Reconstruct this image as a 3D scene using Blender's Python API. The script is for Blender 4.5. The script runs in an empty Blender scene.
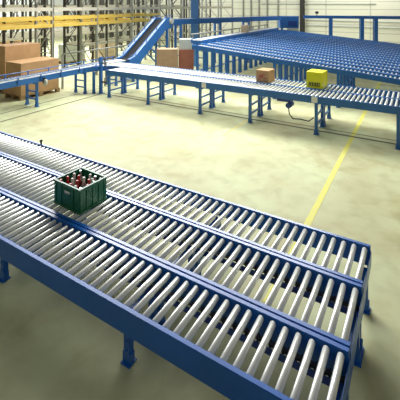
import bpy, bmesh, math, random
from mathutils import Vector, Matrix
random.seed(7)
R = math.radians
COL = bpy.context.scene.collection

# ------------------------------------------------------------ materials
def srgb(r, g, b):
    f = lambda c: (c/255/12.92) if c/255 <= .04045 else ((c/255+.055)/1.055)**2.4
    return (f(r), f(g), f(b), 1)

def mat(name, col, rough=.5, metal=0, noise=.0, scale=8, bump=0, col2=None, spec=None):
    m = bpy.data.materials.new(name); m.use_nodes = True
    nt = m.node_tree; b = nt.nodes['Principled BSDF']
    b.inputs['Roughness'].default_value = rough
    b.inputs['Metallic'].default_value = metal
    if spec is not None: b.inputs['Specular IOR Level'].default_value = spec
    c1 = srgb(*col)
    c2 = srgb(*col2) if col2 else tuple(c*(1-noise) for c in c1[:3]) + (1,)
    tc = nt.nodes.new('ShaderNodeTexCoord')
    n = nt.nodes.new('ShaderNodeTexNoise'); n.inputs['Scale'].default_value = scale
    n.inputs['Detail'].default_value = 5
    nt.links.new(tc.outputs['Object'], n.inputs['Vector'])
    rp = nt.nodes.new('ShaderNodeValToRGB')
    rp.color_ramp.elements[0].position = .35; rp.color_ramp.elements[0].color = c2
    rp.color_ramp.elements[1].position = .62; rp.color_ramp.elements[1].color = c1
    nt.links.new(n.outputs['Fac'], rp.inputs['Fac'])
    nt.links.new(rp.outputs['Color'], b.inputs['Base Color'])
    if bump:
        bp = nt.nodes.new('ShaderNodeBump'); bp.inputs['Strength'].default_value = bump
        nt.links.new(n.outputs['Fac'], bp.inputs['Height'])
        nt.links.new(bp.outputs['Normal'], b.inputs['Normal'])
    return m

M = dict(
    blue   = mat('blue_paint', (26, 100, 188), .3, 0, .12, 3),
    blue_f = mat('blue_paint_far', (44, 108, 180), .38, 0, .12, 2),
    lblue  = mat('light_blue_paint', (92, 146, 206), .5, 0, .08, 2),
    dblue  = mat('dark_blue_paint', (30, 66, 140), .45, 0, .15, 3),
    steel  = mat('zinc_roller', (236, 239, 234), .30, .3, .10, 12),
    sheet  = mat('steel_sheet', (215, 220, 220), .35, .7, .1, 5),
    axle   = mat('axle_steel', (120, 124, 126), .4, .9, .2, 30),
    black  = mat('black_rubber', (28, 29, 31), .6, 0, .2, 10),
    belt   = mat('black_belt', (20, 22, 25), .95, 0, .15, 6),
    spool  = mat('dark_spool', (34, 38, 48), .5, 0, .2, 10),
    rackd  = mat('dark_rack_steel', (50, 48, 42), .55, .2, .2, 5),
    rackg  = mat('grey_rack_steel', (150, 152, 144), .5, .2, .12, 5),
    rackb  = mat('beam_grey', (196, 192, 176), .5, .1, .12, 5),
    yellow = mat('yellow_beam', (222, 190, 84), .5, 0, .12, 5),
    lemon  = mat('lemon_plastic', (236, 232, 20), .4, 0, .05, 5),
    green  = mat('green_plastic', (16, 108, 72), .38, 0, .18, 9),
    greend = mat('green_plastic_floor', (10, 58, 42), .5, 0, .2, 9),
    card   = mat('cardboard', (190, 150, 104), .8, 0, .12, 6),
    cardl  = mat('pale_cardboard', (216, 196, 166), .8, 0, .1, 6),
    tan    = mat('tan_board', (178, 148, 120), .8, 0, .12, 6),
    cardr  = mat('red_brown_board', (160, 100, 80), .7, 0, .15, 6),
    tape   = mat('packing_tape', (176, 132, 80), .35, 0, .05, 6),
    ink    = mat('red_ink', (176, 86, 70), .7, 0, .1, 20),
    grey   = mat('grey_box_paint', (190, 196, 190), .6, 0, .1, 5),
    wood   = mat('pallet_wood', (170, 140, 96), .8, 0, .25, 14),
    glassc = mat('clear_bottle', (196, 205, 196), .12, 0, .05, 10),
    glassb = mat('brown_bottle', (92, 36, 26), .12, 0, .2, 10),
    capr   = mat('red_cap', (196, 44, 40), .35, 0, .05, 10),
    capw   = mat('white_cap', (236, 236, 230), .4, 0, .05, 10),
    caps   = mat('silver_cap', (200, 204, 206), .25, .8, .05, 10),
    line   = mat('yellow_floor_paint', (226, 222, 92), .6, 0, .0, 10, col2=(216, 214, 120)),
    line2  = mat('worn_yellow_floor_paint', (216, 206, 120), .6, 0, 0, 10, col2=(216, 212, 160)),
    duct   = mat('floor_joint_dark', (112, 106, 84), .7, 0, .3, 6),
)

def floor_mat():
    m = bpy.data.materials.new('pale_sealed_concrete'); m.use_nodes = True
    nt = m.node_tree; b = nt.nodes['Principled BSDF']
    N = nt.nodes.new; L = nt.links.new
    tc = N('ShaderNodeTexCoord')
    def noise(s, d, dist=0):
        n = N('ShaderNodeTexNoise'); n.inputs['Scale'].default_value = s
        n.inputs['Detail'].default_value = d; n.inputs['Distortion'].default_value = dist
        L(tc.outputs['Object'], n.inputs['Vector']); return n
    a = noise(.45, 8, .6); c = noise(3.2, 6, .3); e = noise(.9, 5, 1.2)
    r1 = N('ShaderNodeValToRGB')
    r1.color_ramp.elements[0].position = .3; r1.color_ramp.elements[0].color = srgb(186, 181, 140)
    r1.color_ramp.elements[1].position = .66; r1.color_ramp.elements[1].color = srgb(208, 216, 172)
    L(a.outputs['Fac'], r1.inputs['Fac'])
    r2 = N('ShaderNodeValToRGB')
    r2.color_ramp.elements[0].position = .3; r2.color_ramp.elements[0].color = (.80, .78, .74, 1)
    r2.color_ramp.elements[1].position = .55; r2.color_ramp.elements[1].color = (1, 1, 1, 1)
    L(c.outputs['Fac'], r2.inputs['Fac'])
    r3 = N('ShaderNodeValToRGB')
    r3.color_ramp.elements[0].position = .28; r3.color_ramp.elements[0].color = (.80, .70, .54, 1)
    r3.color_ramp.elements[1].position = .46; r3.color_ramp.elements[1].color = (1, 1, 1, 1)
    L(e.outputs['Fac'], r3.inputs['Fac'])
    m1 = N('ShaderNodeMix'); m1.data_type = 'RGBA'; m1.blend_type = 'MULTIPLY'; m1.inputs[0].default_value = .75
    L(r1.outputs['Color'], m1.inputs[6]); L(r2.outputs['Color'], m1.inputs[7])
    m2 = N('ShaderNodeMix'); m2.data_type = 'RGBA'; m2.blend_type = 'MULTIPLY'; m2.inputs[0].default_value = .6
    L(m1.outputs[2], m2.inputs[6]); L(r3.outputs['Color'], m2.inputs[7])
    L(m2.outputs[2], b.inputs['Base Color'])
    b.inputs['Roughness'].default_value = .55
    b.inputs['Specular IOR Level'].default_value = .2
    return m

def wall_mat(name, c1, c2, period, axis):
    m = bpy.data.materials.new(name); m.use_nodes = True
    nt = m.node_tree; b = nt.nodes['Principled BSDF']; N = nt.nodes.new; L = nt.links.new
    tc = N('ShaderNodeTexCoord'); sp = N('ShaderNodeSeparateXYZ'); L(tc.outputs['Object'], sp.inputs[0])
    def grooves(out, per, w):
        d = N('ShaderNodeMath'); d.operation = 'DIVIDE'; d.inputs[1].default_value = per; L(out, d.inputs[0])
        f = N('ShaderNodeMath'); f.operation = 'FRACT'; L(d.outputs[0], f.inputs[0])
        g = N('ShaderNodeMath'); g.operation = 'LESS_THAN'; g.inputs[1].default_value = w; L(f.outputs[0], g.inputs[0])
        return g.outputs[0]
    g1 = grooves(sp.outputs['Z'], period, .12)
    g2 = grooves(sp.outputs[axis], 3.0, .03)
    mx = N('ShaderNodeMath'); mx.operation = 'MAXIMUM'; L(g1, mx.inputs[0]); L(g2, mx.inputs[1])
    mi = N('ShaderNodeMix'); mi.data_type = 'RGBA'; L(mx.outputs[0], mi.inputs[0])
    mi.inputs[6].default_value = srgb(*c1); mi.inputs[7].default_value = srgb(*c2)
    L(mi.outputs[2], b.inputs['Base Color']); b.inputs['Roughness'].default_value = .7
    return m

# ------------------------------------------------------------ geometry helpers
def box(bm, x0, x1, y0, y1, z0, z1, mi=0, bevel=0):
    vs = [bm.verts.new(p) for p in ((x0,y0,z0),(x1,y0,z0),(x1,y1,z0),(x0,y1,z0),(x0,y0,z1),(x1,y0,z1),(x1,y1,z1),(x0,y1,z1))]
    fs = [bm.faces.new([vs[i] for i in f]) for f in ((3,2,1,0),(4,5,6,7),(0,1,5,4),(1,2,6,5),(2,3,7,6),(3,0,4,7))]
    for f in fs: f.material_index = mi
    if bevel:
        es = {e for f in fs for e in f.edges}
        bmesh.ops.bevel(bm, geom=list(es), offset=bevel, segments=2, affect='EDGES', profile=.6)
    return vs

def bar(bm, a, b, w, h=None, mi=0, up=Vector((0, 0, 1))):
    """square bar from a to b"""
    a = Vector(a); b = Vector(b); h = h or w
    d = (b-a).normalized()
    if abs(d.dot(up)) > .999: up = Vector((0, 1, 0))
    sx = d.cross(up).normalized(); sy = sx.cross(d).normalized()
    q = [(-w/2, -h/2), (w/2, -h/2), (w/2, h/2), (-w/2, h/2)]
    va = [bm.verts.new(a+sx*i+sy*j) for i, j in q]; vb = [bm.verts.new(b+sx*i+sy*j) for i, j in q]
    fs = [bm.faces.new(va[::-1]), bm.faces.new(vb)]
    for k in range(4):
        fs.append(bm.faces.new((va[k], va[(k+1)%4], vb[(k+1)%4], vb[k])))
    for f in fs: f.material_index = mi

def tube(bm, pts, r, seg=10, mi=0):
    pts = [Vector(p) for p in pts]; rings = []
    for i, p in enumerate(pts):
        d = (pts[min(i+1, len(pts)-1)]-pts[max(i-1, 0)]).normalized()
        up = Vector((0, 0, 1)) if abs(d.z) < .95 else Vector((1, 0, 0))
        sx = d.cross(up).normalized(); sy = sx.cross(d)
        rr = r[i] if isinstance(r, (list, tuple)) else r
        rings.append([bm.verts.new(p+sx*math.cos(2*math.pi*k/seg)*rr+sy*math.sin(2*math.pi*k/seg)*rr) for k in range(seg)])
    for i in range(len(rings)-1):
        for k in range(seg):
            f = bm.faces.new((rings[i][k], rings[i][(k+1)%seg], rings[i+1][(k+1)%seg], rings[i+1][k])); f.smooth = True; f.material_index = mi
    for rg in (rings[0][::-1], rings[-1]):
        f = bm.faces.new(rg); f.material_index = mi

def lathe(bm, prof, seg=14, mi=0):
    rings = [[bm.verts.new((r*math.cos(2*math.pi*k/seg), r*math.sin(2*math.pi*k/seg), z)) for k in range(seg)] for r, z in prof]
    for i in range(len(rings)-1):
        for k in range(seg):
            f = bm.faces.new((rings[i][k], rings[i][(k+1)%seg], rings[i+1][(k+1)%seg], rings[i+1][k])); f.smooth = True; f.material_index = mi
    bm.faces.new(rings[0][::-1]); bm.faces.new(rings[-1])

def mesh(name, bm, mats):
    bmesh.ops.recalc_face_normals(bm, faces=bm.faces[:])
    me = bpy.data.meshes.new(name); bm.to_mesh(me); bm.free()
    for m in (mats if isinstance(mats, (list, tuple)) else [mats]): me.materials.append(m)
    return me

def link(name, me, parent=None, loc=(0, 0, 0), rz=0):
    o = bpy.data.objects.new(name, me); COL.objects.link(o)
    o.location = loc; o.rotation_euler = (0, 0, rz)
    if parent: o.parent = parent
    return o

def obj(name, fn, mats, parent=None, loc=(0, 0, 0), rz=0):
    bm = bmesh.new(); fn(bm); return link(name, mesh(name, bm, mats), parent, loc, rz)

def tag(o, label, cat, group=None):
    o['label'] = label; o['category'] = cat
    if group: o['group'] = group
    return o

def thing(name, label, cat, loc=(0, 0, 0), rz=0, group=None):
    return tag(link(name, None, None, loc, rz), label, cat, group)

def struct(o):
    o['kind'] = 'structure'; return o

ORD = 'first second third fourth fifth sixth seventh eighth ninth tenth eleventh twelfth thirteenth fourteenth fifteenth sixteenth seventeenth'.split()

# ------------------------------------------------------------ the hall
def fl(bm): box(bm, -30, 8, -4, 29, -.2, 0)
struct(obj('floor', fl, floor_mat()))
def wb(bm): box(bm, -30, 8, 28, 28.25, 0, 6.5)
struct(obj('wall_back', wb, wall_mat('cream_wall_panel', (226, 226, 204), (196, 196, 178), .55, 'X')))
def wl(bm): box(bm, -30.25, -30, -4, 28.25, 0, 6.5)
struct(obj('wall_left', wl, wall_mat('pale_wall_panel', (232, 238, 236), (206, 212, 210), .9, 'Y')))
def ln(bm): box(bm, -1.41, -1.32, 3.62, 27, 0, .002)
struct(obj('trim_1', ln, M['line']))
def ln2(bm): box(bm, -4.03, -3.95, 7.7, 9.15, 0, .002)
struct(obj('trim_4', ln2, M['line2']))
# dark service channels let into the floor along the conveyors
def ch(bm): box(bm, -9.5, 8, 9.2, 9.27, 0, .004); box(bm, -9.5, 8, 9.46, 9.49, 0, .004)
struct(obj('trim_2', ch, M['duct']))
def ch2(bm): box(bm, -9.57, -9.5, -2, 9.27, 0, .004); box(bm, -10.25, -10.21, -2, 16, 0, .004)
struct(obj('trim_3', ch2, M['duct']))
# building columns
def colb(bm):
    box(bm, -.2, .2, -.19, -.165, 0, 6.4); box(bm, -.2, .2, .165, .19, 0, 6.4); box(bm, -.165, -.14, -.165, .165, 0, 6.4); box(bm, .14, .165, -.165, .165, 0, 6.4)
    box(bm, -.28, .28, -.27, .27, 0, .03)
c = obj('steel_column', colb, M['lblue'], loc=(-9.9, 15.95, 0), rz=R(31))
tag(c, 'tall bright blue steel column rising behind the long white roller line', 'column')
def cold(bm):
    box(bm, -.15, .15, -.15, -.13, 0, 6.4); box(bm, -.15, .15, .13, .15, 0, 6.4); box(bm, -.02, .02, -.13, .13, 0, 6.4)
c = obj('wall_column', cold, M['rackd'], loc=(-7.65, 27.8, 0)); tag(c, 'dark steel column standing against the cream back wall', 'column')

# wall pipes and cables
def pipe(name, label, pts, r, m, cat='pipe'):
    o = obj(name, lambda bm: tube(bm, pts, r, 8), m); tag(o, label, cat)
for i, (z, x0, x1, lb) in enumerate(((3.18, -11, -2.6, 'thin grey pipe running high along the cream back wall'),
                                 (1.95, -7.4, 6, 'pale pipe low on the back wall beyond the sloped lanes'),
                                 (1.55, -7.4, 6, 'lowest pale pipe on the back wall beyond the sloped lanes'))):
    pipe('wall_pipe', lb, [(x0, 27.93, z), (x1, 27.93, z)], .035, M['grey'])
for i, x in enumerate((-12.6, -11.9, -11.2, -10.5, -9.6)):
    o = obj('conduit', lambda bm: tube(bm, [(x, 27.93, 0), (x, 27.93, 6.3)], .05, 8), M['rackg'])
    tag(o, 'thin grey upright conduit on the back wall, %s from the racking' % ORD[i], 'conduit', 'upright conduits on the back wall')

# ------------------------------------------------------------ conveyors
_roller = {}
def roller_mesh(w, rad=.025):
    k = (round(w, 3), rad)
    if k not in _roller:
        bm = bmesh.new(); h = w/2-.008
        tube(bm, [(0, -h, 0), (0, -h+.006, 0), (0, h-.006, 0), (0, h, 0)], [rad-.005, rad, rad, rad-.005], 16, 0)
        tube(bm, [(0, -w/2, 0), (0, -h, 0)], .007, 6, 1); tube(bm, [(0, h, 0), (0, w/2, 0)], .007, 6, 1)
        _roller[k] = mesh('roller', bm, [M['steel'], M['axle']])
    return _roller[k]

_foot = {}
def leg(parent, x, y, ztop, w, m, foot=.12, name='leg'):
    key = (round(ztop, 3), w, m.name)
    if key not in _foot:
        bm = bmesh.new()
        box(bm, -w/2, w/2, -w/2, -w/2+.008, .012, ztop); box(bm, -w/2, -w/2+.008, -w/2+.008, w/2, .012, ztop)
        box(bm, w/2-.008, w/2, -w/2+.008, w/2, .012, ztop)
        for zz in (.12, .2):
            tube(bm, [(0, -w/2-.008, zz), (0, -w/2, zz)], .014, 8)
        b2 = bmesh.new(); box(b2, -foot/2, foot/2, -foot/2, foot/2, 0, .012); box(b2, -w/2-.012, -w/2, -w/2, w/2, .012, .1); box(b2, w/2, w/2+.012, -w/2, w/2, .012, .1)
        _foot[key] = (mesh('leg', bm, m), mesh('foot_plate', b2, m))
    a, b = _foot[key]
    l = link(name, a, parent, (x, y, 0)); link('foot_plate', b, l)
    return l

def beam_box(bm, x0, x1, y0, y1, zt0, zt1, d, bev=0):
    """rail whose top runs from zt0 at x0 to zt1 at x1"""
    vs = [bm.verts.new(p) for p in ((x0,y0,zt0-d),(x1,y0,zt1-d),(x1,y1,zt1-d),(x0,y1,zt0-d),(x0,y0,zt0),(x1,y0,zt1),(x1,y1,zt1),(x0,y1,zt0))]
    fs = [bm.faces.new([vs[i] for i in f]) for f in ((3,2,1,0),(4,5,6,7),(0,1,5,4),(1,2,6,5),(2,3,7,6),(3,0,4,7))]
    if bev:
        bmesh.ops.bevel(bm, geom=list({e for f in fs for e in f.edges}), offset=bev, segments=2, affect='EDGES')

def conveyor(name, label, cat, L, W, zt, stations, group=None, loc=(0,0,0), rz=0, rail_w=.042, depth=.2, pitch=.1, slope=0,
             m=None, legw=.08, drop=.009, shaft=False, first=.06, leg_in=.05, ends=(True, True), rad=.025, bars=1, near_gap=None, far_in=None, foot=.12, rm_mat=None):
    """built along local x, 0..L, across local y, 0..W"""
    m = m or M['blue']
    t = thing(name, label, cat, loc, rz, group)
    far_in = leg_in if far_in is None else far_in
    zz = lambda x: zt - slope*x
    for k, (a, b) in enumerate(((0, rail_w), (W-rail_w, W))):
        x0 = 0
        x1 = L
        if near_gap and k == near_gap[0]: x0, x1 = near_gap[1], near_gap[2]
        obj('side_rail', lambda bm: beam_box(bm, x0, x1, a, b, zz(x0), zz(x1), depth, .004), m, t)
    rm = roller_mesh(W-2*rail_w, rad)
    n = int((L-2*first)/pitch)+1
    x = (L-(n-1)*pitch)/2
    for i in range(n):
        r = link('roller', rm, t, (x, W/2, zz(x)-drop-rad)); r.rotation_euler = (0, random.uniform(0, 6), 0)
        x += pitch
    if ends[0]: obj('end_plate', lambda bm: box(bm, -.006, 0, .002, W-.002, zz(0)-depth, zz(0)-.065), m, t)
    if ends[1]: obj('end_plate', lambda bm: box(bm, L, L+.006, .002, W-.002, zz(L)-depth, zz(L)-.065), m, t)
    for s in stations:
        top = zz(s)-depth
        for y in (leg_in, W-far_in):
            leg(t, s, y, top, legw, m, foot)
        zs = [(top-.07, top-.01)]+[((top*(.42 if bars == 1 else .3+.3*q))-.02, (top*(.42 if bars == 1 else .3+.3*q))+.02) for q in range(bars)]
        for za, zb in zs:
            obj('crossbar', lambda bm: box(bm, s-.018, s+.018, leg_in+legw/2, W-far_in-legw/2, za, zb), m, t)
    if shaft:
        yy = W-rail_w-.075; zc = zt-.14
        obj('drive_shaft', lambda bm: tube(bm, [(.02, yy, zc), (L-.02, yy, zc)], .012, 8), M['axle'], t)
        b = bmesh.new(); tube(b, [(-.024, 0, 0), (-.018, 0, 0), (-.008, 0, 0), (.008, 0, 0), (.018, 0, 0), (.024, 0, 0)], [.028, .030, .019, .019, .030, .028], 12); sm = mesh('drive_spool', b, M['spool'])
        b = bmesh.new()
        for sx in (-1, 1): bar(b, (0, 0, .02*0), (0, 0, .001), .001)
        b.free()
        x = (L-(n-1)*pitch)/2
        for i in range(n):
            link('drive_spool', sm, t, (x+.02, yy, zc)); x += pitch
        obj('support_channel', lambda bm: box(bm, .03, L-.03, yy-.05, yy-.044, zc-.045, zc+.01), M['dblue'], t)
    return t

# three parallel roller conveyors in front, running along x, right end at s=-.42
XE = -.43
stn = [9-1.78+.0, 9-3.55, 9-5.3, 9-7.05, 9-8.6]
zN = .65
L0 = 9.0
st = [L0-.05, L0-1.74, L0-3.6, L0-5.4, L0-7.2, .3]
g = 'three parallel roller conveyors in front'
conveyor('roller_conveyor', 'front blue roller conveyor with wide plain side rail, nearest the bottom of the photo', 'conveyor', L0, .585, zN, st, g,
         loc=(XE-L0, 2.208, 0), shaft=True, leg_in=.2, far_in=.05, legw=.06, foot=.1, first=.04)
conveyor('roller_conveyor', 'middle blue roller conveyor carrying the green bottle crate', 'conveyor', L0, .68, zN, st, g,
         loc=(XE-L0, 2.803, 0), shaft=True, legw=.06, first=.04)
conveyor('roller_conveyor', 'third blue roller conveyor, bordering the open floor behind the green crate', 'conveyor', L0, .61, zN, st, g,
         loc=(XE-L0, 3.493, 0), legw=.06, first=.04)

# two-lane long white roller line across the hall
zF = .92
g = 'two side by side lanes of the long far roller line'
FX = .75
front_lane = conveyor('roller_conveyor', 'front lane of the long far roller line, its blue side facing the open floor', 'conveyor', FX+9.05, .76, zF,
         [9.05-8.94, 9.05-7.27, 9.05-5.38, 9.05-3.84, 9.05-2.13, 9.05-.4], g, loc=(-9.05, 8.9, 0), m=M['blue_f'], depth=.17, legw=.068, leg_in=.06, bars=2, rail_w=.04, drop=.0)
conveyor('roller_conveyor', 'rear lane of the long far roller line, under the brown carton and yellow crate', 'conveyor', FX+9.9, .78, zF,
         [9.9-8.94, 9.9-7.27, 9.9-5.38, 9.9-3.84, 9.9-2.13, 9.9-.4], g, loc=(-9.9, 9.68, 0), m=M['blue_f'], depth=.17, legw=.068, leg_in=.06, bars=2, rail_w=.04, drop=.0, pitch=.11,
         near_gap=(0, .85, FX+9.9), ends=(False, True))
for x in (9.05-5.22, 9.05-2.16):
    obj('joint_plate', lambda bm: box(bm, x-.07, x+.07, -.008, 0, zF-.15, zF-.01), M['capw'], front_lane)
o = thing('sensor_eye', 'tiny dark sensor clipped to the outer rail of the third conveyor', 'sensor', (-5.72, 4.085, zN+.0))
obj('bracket', lambda bm: box(bm, -.008, .008, -.012, .012, 0, .04), M['black'], o)
obj('housing', lambda bm: box(bm, -.014, .014, -.02, .02, .04, .075, bevel=.003), M['black'], o)
# curved corner between left conveyor and the far line
def corner(bm):
    cx, cy = -9.09, 8.78; n = 10
    pts = []
    for i in range(n+1):
        a = R(180-90*i/n); pts.append((cx+.85*math.cos(a), cy+.85*math.sin(a)))
    for i in range(n):
        (x0, y0), (x1, y1) = pts[i], pts[i+1]
        bar(bm, (x0, y0, zF-.08), (x1, y1, zF-.08), .03, .17)
o = thing('corner_guide', 'curved blue corner guide where the left conveyor meets the far line', 'guide rail', (0, 0, 0))
obj('guide_rail', corner, M['blue_f'], o)
def cpl(bm):
    cx, cy = -9.09, 8.78; n = 10
    arc = [(cx+.86*math.cos(R(180-90*i/n)), cy+.86*math.sin(R(180-90*i/n))) for i in range(n+1)]
    poly = [(-9.92, 9.66)]
    lo = [bm.verts.new((x, y, zF-.03)) for x, y in arc+poly]; hi = [bm.verts.new((x, y, zF-.02)) for x, y in arc+poly]
    bm.faces.new(lo); bm.faces.new(hi)
    for i in range(len(lo)): bm.faces.new((lo[i], lo[(i+1)%len(lo)], hi[(i+1)%len(lo)], hi[i]))
obj('slide_plate', cpl, M['sheet'], o)
for (x, y) in ((-9.82, 9.1),):
    leg(o, x, y, zF-.17, .07, M['blue_f'])

# left conveyor, coming along y towards the incline
t = conveyor('roller_conveyor', 'left blue roller conveyor running past the cartons to the steep belt', 'conveyor', 8.5, .6, zF,
         [.5, 2.6, 4.55-.05, 6.38-.0, 7.9], None, loc=(-9.95, 2.5, 0), rz=R(90), m=M['blue_f'], depth=.17, legw=.065, leg_in=.06, bars=2, rail_w=.04, drop=.0,
         near_gap=(0, 0, 7.15))
def gr(bm):
    tube(bm, [(0, .62, zF+.10), (8.4, .62, zF+.10)], .014, 8)
    for k in range(12): bar(bm, (.15+k*.74, .62, zF-.12), (.15+k*.74, .62, zF+.10), .03)
    tube(bm, [(0, -.02, zF+.07), (7.0, -.02, zF+.07)], .012, 8)
    for k in range(10): bar(bm, (.15+k*.74, -.015, zF-.12), (.15+k*.74, -.015, zF+.07), .028)
obj('guard_rail', gr, M['blue_f'], t)
# motor hanging from it
o = thing('sensor_unit', 'small silver motor unit hung on the side of the left conveyor', 'motor', (-9.835, 7.18, .70))
obj('bracket', lambda bm: box(bm, -.09, -.03, -.04, .04, 0, .16), M['black'], o)
obj('housing', lambda bm: tube(bm, [(0, 0, -.06), (0, 0, -.04), (0, 0, .1), (0, 0, .12)], [.04, .055, .055, .03], 12), M['grey'], o)
# tall post with black cross handles at the corner
o = thing('control_post', 'blue post with two black cross handles at the corner of the far line', 'post', (-9.60, 9.22, 0))
obj('pole', lambda bm: box(bm, -.045, .045, -.045, .045, .012, 1.28), M['blue_f'], o)
obj('foot_plate', lambda bm: box(bm, -.09, .09, -.09, .09, 0, .012), M['blue_f'], o)
for z in (1.08, .42):
    def hd(bm):
        bar(bm, (.045, 0, z), (.27, 0, z), .03)
        bar(bm, (.2, 0, z-.14), (.2, 0, z+.14), .03); bar(bm, (.2, -.12, z), (.2, .12, z), .03)
    obj('cross_handle', hd, M['black'], o)

# incline belt
def sl(bm, x0, x1, pts, d):
    """side plate following (y, ztop) points"""
    n = len(pts); f = []
    V = [[bm.verts.new((x, y, z)) for (y, z) in pts] + [bm.verts.new((x, y, z-d)) for (y, z) in reversed(pts)] for x in (x0, x1)]
    bm.faces.new(V[0][::-1]); bm.faces.new(V[1])
    k = len(V[0])
    for i in range(k): bm.faces.new((V[0][i], V[0][(i+1)%k], V[1][(i+1)%k], V[1][i]))
P = [(11.02, zF+.02), (11.35, zF+.10), (13.5, 2.50), (13.95, 2.52)]
t = thing('incline_conveyor', 'steep blue inclined conveyor with a black belt climbing to the overhead line', 'conveyor')
for a, b in ((-10.62, -10.50), (-10.0, -9.88)):
    obj('side_rail', lambda bm: sl(bm, a, b, P, .5), M['blue_f'], t)
obj('belt', lambda bm: sl(bm, -10.495, -10.005, [(y, z-.07) for y, z in P], .14), M['belt'], t)
for a in (-10.58, -9.92):
    def hr(bm): tube(bm, [(a, y, z+.09) for y, z in P], .015, 8); [bar(bm, (a, y, z-.05), (a, y, z+.09), .025) for y, z in ((11.4, 1.06), (12.1, 1.57), (12.8, 2.05), (13.45, 2.47))]
    obj('guard_rail', hr, M['blue_f'], t)
for y, z in ((11.3, .56), (13.6, 2.0)):
    for x in (-10.56, -9.94): leg(t, x, y, z, .08, M['blue_f'])
def br(bm): bar(bm, (-9.95, 13.6, .4), (-9.95, 12.3, 1.33), .05); bar(bm, (-10.52, 13.6, .4), (-10.52, 12.3, 1.33), .05); bar(bm, (-10.5, 13.6, 1.2), (-9.97, 13.6, 1.2), .05)
obj('brace', br, M['blue_f'], t)
obj('drive_drum', lambda bm: tube(bm, [(-9.9, 13.8, 2.36), (-9.78, 13.8, 2.36)], .13, 14), M['grey'], t)

# overhead conveyor
a = math.atan2(21.4-14.05, -7.65+10.2)
LL = math.hypot(21.4-14.05, 2.55)*1.06
conveyor('overhead_conveyor', 'overhead blue roller conveyor from the top of the incline to the drive cabinet', 'conveyor', LL, .55, 2.43,
         [.6, 3.2, 5.4], None, loc=(-10.0, 14.02, 0), rz=a, m=M['blue_f'], depth=.26, legw=.09, leg_in=.06, bars=2)
# second overhead line on the right
cx, cy = -6.35, 22.5
conveyor('overhead_conveyor', 'overhead blue conveyor along the back wall with a black sensor on top', 'conveyor', 9.5, .55, 2.45,
         [1.6, 3.35, 4.1, 7.5], None, loc=(-6.15, 22.6, 0), rz=R(15), m=M['blue_f'], depth=.17, legw=.2, leg_in=.1, bars=2)
t = thing('drive_cabinet', 'blue box shaped drive cabinet at the end of the overhead conveyor', 'cabinet', (-7.42, 22.15, 0), R(31))
obj('housing', lambda bm: box(bm, -.05, 1.12, 0, .7, 1.66, 2.4, bevel=.02), M['blue_f'], t)
obj('leg', lambda bm: box(bm, .05, .17, .2, .32, 0, 1.66), M['blue_f'], t)
obj('leg', lambda bm: box(bm, .9, 1.02, .2, .32, 0, 1.66), M['blue_f'], t)
obj('cover_plate', lambda bm: box(bm, .45, 1.0, -.012, 0, 1.78, 2.1), M['dblue'], t)
obj('grey_tote', lambda bm: box(bm, .42, 1.1, -.02, .19, 1.26, 1.655, bevel=.01), M['grey'], t)  # pale grey tote, attached below the cabinet as one of its parts
# black sensor
X = -5.35; 
o = thing('sensor_eye', 'small black sensor on the rail of the overhead conveyor by the back wall', 'sensor', (-5.39, 22.83, 2.45))
obj('bracket', lambda bm: box(bm, -.02, .02, -.02, .02, 0, .12), M['black'], o)
obj('housing', lambda bm: box(bm, -.09, .09, -.07, .07, .12, .26, bevel=.01), M['black'], o)

# feed conveyor along the high side of the lanes
t = conveyor('feed_conveyor', 'grey railed roller conveyor feeding the high end of the sloped lanes', 'conveyor', 9.0, .58, 1.72,
         [.4, 3.0, 5.6, 8.2], None, loc=(-7.36, 12.5, 0), rz=R(90), m=M['blue_f'], depth=.17, legw=.08, leg_in=.06, bars=2, pitch=.12)
def fr(bm):
    tube(bm, [(0, .61, 1.9), (8.9, .61, 1.9)], .03, 8)
    for k in range(10): bar(bm, (.2+k*.9, .61, 1.6), (.2+k*.9, .61, 1.9), .035)
obj('guard_rail', fr, M['rackg'], t)

# sloped accumulation lanes
NL = 16; LW = .64; sl0 = .0855
for i in range(NL):
    y = 11.6+i*LW
    conveyor('gravity_lane', 'blue sloped roller lane, %s back from the front edge of the lane field' % ORD[i], 'roller lane', 8.6, LW-.02, 1.615,
             [.2, 3.2, 5.2, 7.2] if i < 5 else [.2, 3.2, 7.2], 'sloped accumulation lanes', loc=(-7.32, y, 0), m=M['blue_f'], depth=.16, legw=.08, leg_in=.06,
             pitch=.12, slope=sl0, drop=.042, rail_w=.06, ends=(True, True), first=.08)

# motor and cable under the far line
t = thing('drive_motor', 'small dark drive motor with looped cable under the far roller line', 'motor', (-2.8, 8.93, .60))
obj('housing', lambda bm: (box(bm, -.3, .05, 0, .2, .08, .15), tube(bm, [(.0, -.02, .0), (.0, .25, .0)], .07, 12)), M['dblue'], t)
obj('cable', lambda bm: tube(bm, [(.0, 0, -.05), (.03, -.02, -.2), (.12, -.03, -.3), (.3, -.03, -.28), (.5, -.02, -.3), (.62, 0, -.2)], .014, 8), M['black'], t)

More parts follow.
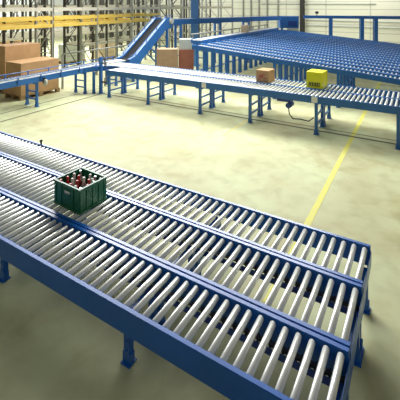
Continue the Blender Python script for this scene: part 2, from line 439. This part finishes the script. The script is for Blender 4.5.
# ------------------------------------------------------------ green crate with bottles
def crate(bm, L, W, H, t=.012, hole=None):
    """L along x, W along y, hand holes in the long sides"""
    hw, h0, h1 = .055, H*.60, H*.74
    for y0, y1 in ((-W/2, -W/2+t), (W/2-t, W/2)):
        box(bm, -L/2, -hw, y0, y1, .01, H); box(bm, hw, L/2, y0, y1, .01, H)
        box(bm, -hw, hw, y0, y1, .01, h0); box(bm, -hw, hw, y0, y1, h1, H)
    for x0, x1 in ((-L/2, -L/2+t), (L/2-t, L/2)):
        box(bm, x0, x1, -W/2+t, W/2-t, .01, H)
    box(bm, -L/2+t, L/2-t, -W/2+t, W/2-t, .01, .022)
    e = .010
    # rim
    for z0, z1 in ((H-.03, H), (.0, .03)):
        box(bm, -L/2-e, L/2+e, -W/2-e, -W/2, z0, z1); box(bm, -L/2-e, L/2+e, W/2, W/2+e, z0, z1)
        box(bm, -L/2-e, -L/2, -W/2, W/2, z0, z1); box(bm, L/2, L/2+e, -W/2, W/2, z0, z1)
    # ribs
    for k in range(5):
        x = -L/2+.004+(L-.008-.03)*k/4
        if k == 2: continue
        for sy in (-1, 1):
            y = sy*(W/2+e/2)
            box(bm, x, x+.03, y-e/2, y+e/2, .03, H-.03)
    for k in range(5):
        y = -W/2+.004+(W-.008-.03)*k/4
        for sx in (-1, 1):
            x = sx*(L/2+e/2)
            box(bm, x-e/2, x+e/2, y, y+.03, .03, H-.03)
    # frame round hand hole
    for sy in (-1, 1):
        y = sy*(W/2+e/2)
        box(bm, -hw-.012, hw+.012, y-e/2, y+e/2, h0-.014, h0); box(bm, -hw-.012, hw+.012, y-e/2, y+e/2, h1, h1+.014)
CL, CW, CH = .48, .40, .29
zR = zN-.009
ang = R(-3)
cc = Vector((-3.65, 3.165, zR))
t = thing('bottle_crate', 'dark green plastic crate of bottles standing on the middle conveyor', 'crate', cc, ang)
obj('crate_body', lambda bm: crate(bm, CL, CW, CH), M['green'], t)
def dv(bm):
    for k in range(1, 5): x = -CL/2+CL*k/5; box(bm, x-.002, x+.002, -CW/2+.013, CW/2-.013, .022, .15)
    for k in range(1, 4):
        y = -CW/2+CW*k/4; box(bm, -CL/2+.013, CL/2-.013, y-.002, y+.002, .022, .149)
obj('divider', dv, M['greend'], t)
obj('grip_label', lambda bm: box(bm, -.05, .05, -CW/2+.002, -CW/2+.008, CH*.61, CH*.73), M['capw'], t)
kinds = {}
for nm, g_, c_ in (('red', 'glassb', 'capr'), ('white', 'glassc', 'capw'), ('silver', 'glassc', 'caps')):
    b = bmesh.new(); lathe(b, [(.02, 0), (.033, .006), (.034, .13), (.030, .16), (.015, .195), (.0135, .235)])
    c = bmesh.new(); lathe(c, [(.0175, .225), (.019, .23), (.0185, .25), (.012, .257)])
    n_ = bmesh.new(); lathe(n_, [(.0295, .165), (.0165, .197), (.015, .226)] if nm != 'silver' else [(.0348, .05), (.0348, .12), (.0345, .121)])
    kinds[nm] = (mesh('glass_body', b, M[g_]), mesh('cap', c, M[c_]), mesh('neck_foil', n_, M[c_] if nm != 'white' else M['capw']))
lay = ["r.rws", "rwr.r", "wrwrw", "s.wsw"]
full = {'r': 'red', 'w': 'white', 's': 'silver'}
rowt = ['first row by the handle', 'second row', 'third row', 'row opposite the handle']
for j, row in enumerate(lay):
    for i, ch_ in enumerate(row):
        if ch_ == '.': continue
        k = full[ch_]
        lx = -CL/2+CL*(i+.5)/5; ly = -CW/2+CW*(j+.5)/4
        p = cc+Matrix.Rotation(ang, 3, 'Z') @ Vector((lx, ly, .0225))
        o = thing('bottle', '%s capped bottle in the green crate, %s, %s from the left' % (k, rowt[j], ORD[i]), 'bottle', p, random.uniform(0, 6), 'bottles in the green crate')
        gb, cp, nf = kinds[k]
        link('glass_body', gb, o); link('cap', cp, o); link('neck_foil' if k != 'silver' else 'paper_label', nf, o)

# brown carton on rear lane
zt = zF+.0005
def carton(bm, L, W, H, bev=.006):
    box(bm, -L/2, L/2, -W/2, W/2, 0, H, bevel=bev)
def make_carton(name, label, cat, loc, rz, L, W, H, m, tape=True, ink=False):
    t = thing(name, label, cat, loc, rz)
    obj('box_body', lambda bm: carton(bm, L, W, H), m, t)
    def fp(bm):
        box(bm, -L/2+.004, L/2-.004, -W/2+.004, -.003, H, H+.003); box(bm, -L/2+.004, L/2-.004, .003, W/2-.004, H, H+.003)
    obj('lid_flap', fp, m, t)
    if tape:
        obj('tape', lambda bm: (box(bm, -L/2, L/2, -.03, .03, H+.003, H+.004), box(bm, L/2, L/2+.001, -.03, .03, H-.08, H), box(bm, -L/2-.001, -L/2, -.03, .03, H-.08, H)), M['tape'], t)
    if ink:
        def pr(bm):
            for a, b, c, d in ((-.10, .02, .12, .20), (-.02, .08, .2, .235), (.03, .12, .1, .13), (-.12, -.06, .08, .1)):
                box(bm, a, b, -W/2-.0012, -W/2, c, d)
        obj('printed_mark', pr, M['ink'], t)
    return t
make_carton('cardboard_box', 'brown cardboard carton with red print riding the far roller line', 'box', (-3.80, 9.98, zt), R(-4), .38, .44, .33, M['card'], True, True)

# yellow crate
t = thing('plastic_crate', 'bright yellow plastic crate with black slots on the far roller line', 'crate', (-2.36, 10.0, zt), R(-3))
def yc(bm):
    L, W, H = .42, .48, .42
    box(bm, -L/2+.012, L/2-.012, -W/2+.012, W/2-.012, .0, .40)
    for z0, z1 in ((.0, .03), (.385, .42)):
        box(bm, -L/2, L/2, -W/2, W/2, z0, z1, bevel=.004)
    for sx in (-1, 1):
        for sy in (-1, 1):
            x = sx*(L/2-.018); y = sy*(W/2-.018); box(bm, x-.018, x+.018, y-.018, y+.018, .03, .385)
obj('crate_body', yc, M['lemon'], t)
def slots(bm):
    for k in range(7):
        x = -.15+k*.043; box(bm, x, x+.026, -.2305, -.227, .045, .15)
obj('slot', slots, M['black'], t)

# cartons and goods behind the left conveyor
def pallet(bm, L, W):
    for k in range(7):
        y = -W/2+k*(W-.09)/6; box(bm, -L/2, L/2, y, y+.09, .12, .144)
    for y in (-W/2, -.05, W/2-.1):
        box(bm, -L/2, L/2, y, y+.1, 0, .022)
        for x in (-L/2, -.07, L/2-.14): box(bm, x, x+.14, y, y+.1, .022, .12)
def put_pallet(label, loc, rz=0, L=1.2, W=.8):
    o = obj('wooden_pallet', lambda bm: pallet(bm, L, W), M['wood'], loc=loc, rz=rz); tag(o, label, 'pallet')
put_pallet('wooden pallet under the big carton beside the left conveyor', (-11.5, 7.9, 0), R(90), 1.5, .9)
make_carton('shipping_carton', 'large brown carton on a pallet behind the left conveyor', 'box', (-11.5, 7.9, .145), R(90), 1.45, .85, 1.05, M['card'])
put_pallet('wooden pallet under the taller carton at the racking', (-12.85, 8.15, 0), R(90), 1.5, .9)
make_carton('shipping_carton', 'taller brown carton behind the large one, against the racking', 'box', (-12.85, 8.15, .145), R(90), 1.4, .85, 1.5, M['card'])
# cartons behind the far line
# tan board crate, red-brown crate, grey box on it
make_carton('board_crate', 'tan board crate behind the far line, below the incline top', 'crate', (-8.93, 12.25, 0), R(31), .84, .55, 1.3, M['tan'], False)
make_carton('board_crate', 'red brown crate beside the blue column behind the far line', 'crate', (-8.42, 12.9, 0), R(31), .62, .55, 1.25, M['cardr'], False)
make_carton('metal_box', 'pale grey box standing on the red brown crate', 'box', (-8.44, 12.9, 1.2535), R(31), .56, .5, .42, M['grey'], False)
make_carton('cardboard_box', 'small tan carton on the grey railed feed conveyor', 'box', (-7.65, 17.2, 1.711), 0, .3, .36, .36, M['cardl'])

# ------------------------------------------------------------ pallet racking
def rack(label, x0, depth, y0, bays, bay, H, mu, beams, back=None):
    t = thing('pallet_rack', label, 'rack', (x0, y0, 0), 0, 'rows of pallet racking')
    b = bmesh.new()
    box(b, -.05, .05, -.035, .035, .01, H); box(b, -.08, .08, -.08, .08, 0, .01)
    up = mesh('upright', b, mu)
    b = bmesh.new(); z = .25; k = 0; hstep = .95
    while z+hstep < H:
        bar(b, (-.05, 0, z), (-depth+.05, 0, z+hstep) , .03) if k % 2 == 0 else bar(b, (-depth+.05, 0, z), (-.05, 0, z+hstep), .03)
        bar(b, (-.05, 0, z), (-depth+.05, 0, z), .03)
        z += hstep; k += 1
    lat = mesh('bracing', b, mu)
    for i in range(bays+1):
        link('upright', up, t, (0, i*bay, 0)); link('upright', up, t, (-depth, i*bay, 0)); link('bracing', lat, t, (0, i*bay, 0))
    for z, m, i0, i1 in beams:
        for i in range(i0, min(i1, bays)):
            for x in (.06, -depth-.06):
                obj('beam', lambda bm: box(bm, x-.025, x+.025, i*bay+.036, (i+1)*bay-.036, z-.065, z+.065), m, t)
    return t
rd, rg, rb, ye = M['rackd'], M['rackg'], M['rackb'], M['yellow']
rack('first rack row behind the left conveyor, yellow beams and pale grey front posts', -12.35, 1.0, 7.0, 8, 2.3, 5.5, rg, [(2.30, ye, 0, 4), (2.58, ye, 0, 4), (2.93, rb, 0, 8)])
rack('second rack row, back to back with the grey posted first row', -13.75, 1.0, 6.4, 10, 1.8, 5.5, rd, [(2.33, ye, 0, 5), (2.93, rb, 0, 10), (1.2, rb, 3, 8)])
rack('third rack row, dark posts across the first aisle', -17.3, 1.0, 7.7, 10, 1.8, 5.5, rd, [(2.9, rb, 1, 6), (3.05, rb, 0, 10), (1.4, rb, 0, 10)])
rack('fourth rack row, dark posts backing onto the third', -18.7, 1.0, 8.4, 9, 1.9, 5.5, rd, [(3.0, rb, 0, 7), (1.5, rb, 0, 7)])
rack('fifth rack row, furthest but one before the pale wall', -22.6, 1.0, 9, 9, 2.0, 5.5, rd, [(2.8, rb, 0, 7)])
rack('sixth rack row, standing nearest the pale end wall', -24.6, 1.0, 10, 6, 2.7, 5.5, rd, [(2.6, rb, 0, 6)])

# handrail fence in front of racks
t = thing('guard_fence', 'low pale grey handrail fence between the left conveyor and the racking', 'fence')
for z in (1.28, .75):
    obj('rail', lambda bm: tube(bm, [(-11.35, 9.0, z), (-11.35, 15.6, z)], .03, 8), rg, t)
for k in range(4):
    obj('post', lambda bm: box(bm, -11.38, -11.32, 9.0+k*2.2-.03, 9.0+k*2.2+.03, 0, 1.25), rg, t)

# goods on pallets between the racks
for i, (x, y, h, m, lb) in enumerate(((-16.0, 13.3, .9, M['grey'], 'pale grey load on a pallet in the aisle beyond the fence'),
                               (-15.6, 15.2, .8, M['cardl'], 'cream load on a pallet further down the aisle'),
                               (-21.0, 13.0, 1.1, M['card'], 'brown load on a pallet in the far aisle'))):
    o = thing('pallet_load', lb, 'goods', (x, y, 0), R(90))
    obj('pallet', lambda bm: pallet(bm, 1.2, .8), M['wood'], o)
    for q in range(3):
        z0 = .145+q*h/3
        obj('carton_layer', lambda bm: [box(bm, -.58+k*.39, -.58+k*.39+.37, -.39, .39, z0, z0+h/3-.02, bevel=.01) for k in range(3)], m, o)

# ------------------------------------------------------------ light
def area(name, loc, target, sx, sy, power, col=(1, 1, 1)):
    l = bpy.data.lights.new(name, 'AREA'); l.shape = 'RECTANGLE'; l.size = sx; l.size_y = sy; l.energy = power; l.color = col
    o = bpy.data.objects.new(name, l); COL.objects.link(o); o.location = loc
    o.rotation_euler = (Vector(target)-Vector(loc)).to_track_quat('-Z', 'Y').to_euler()
area('hall_light', (-7, 12.3, 6.8), (-4, 5.5, 0), 9, 3, 1180, (1, .99, .95))  # main skylight at the back, shining forward over the near conveyors
area('hall_light', (-20, 15, 8), (-18, 15, 0), 8, 12, 3200, (.98, .99, 1))  # added unseen light, brightens the racks and the wall behind them
area('hall_light', (-2, 26, 6.5), (-4, 27.9, 1), 14, 2, 480, (1, .99, .95))  # extra light put in only to brighten the cream back wall
w = bpy.data.worlds.new('hall'); bpy.context.scene.world = w; w.use_nodes = True
bg = w.node_tree.nodes['Background']; bg.inputs[0].default_value = (1, .96, .88, 1); bg.inputs[1].default_value = .14

# ------------------------------------------------------------ camera
cam = bpy.data.cameras.new('camera'); co = bpy.data.objects.new('camera', cam); COL.objects.link(co)
co.location = (0, 0, 3.1); co.rotation_euler = (R(90), 0, R(31))
cam.sensor_width = 36; cam.lens = 36*366/400; cam.shift_y = -.4875; cam.clip_end = 200
sc = bpy.context.scene; sc.camera = co
sc.view_settings.view_transform = 'Standard'; sc.view_settings.look = 'None'
sc.view_settings.exposure = .5; sc.view_settings.gamma = 1; sc.view_settings.use_curve_mapping = False
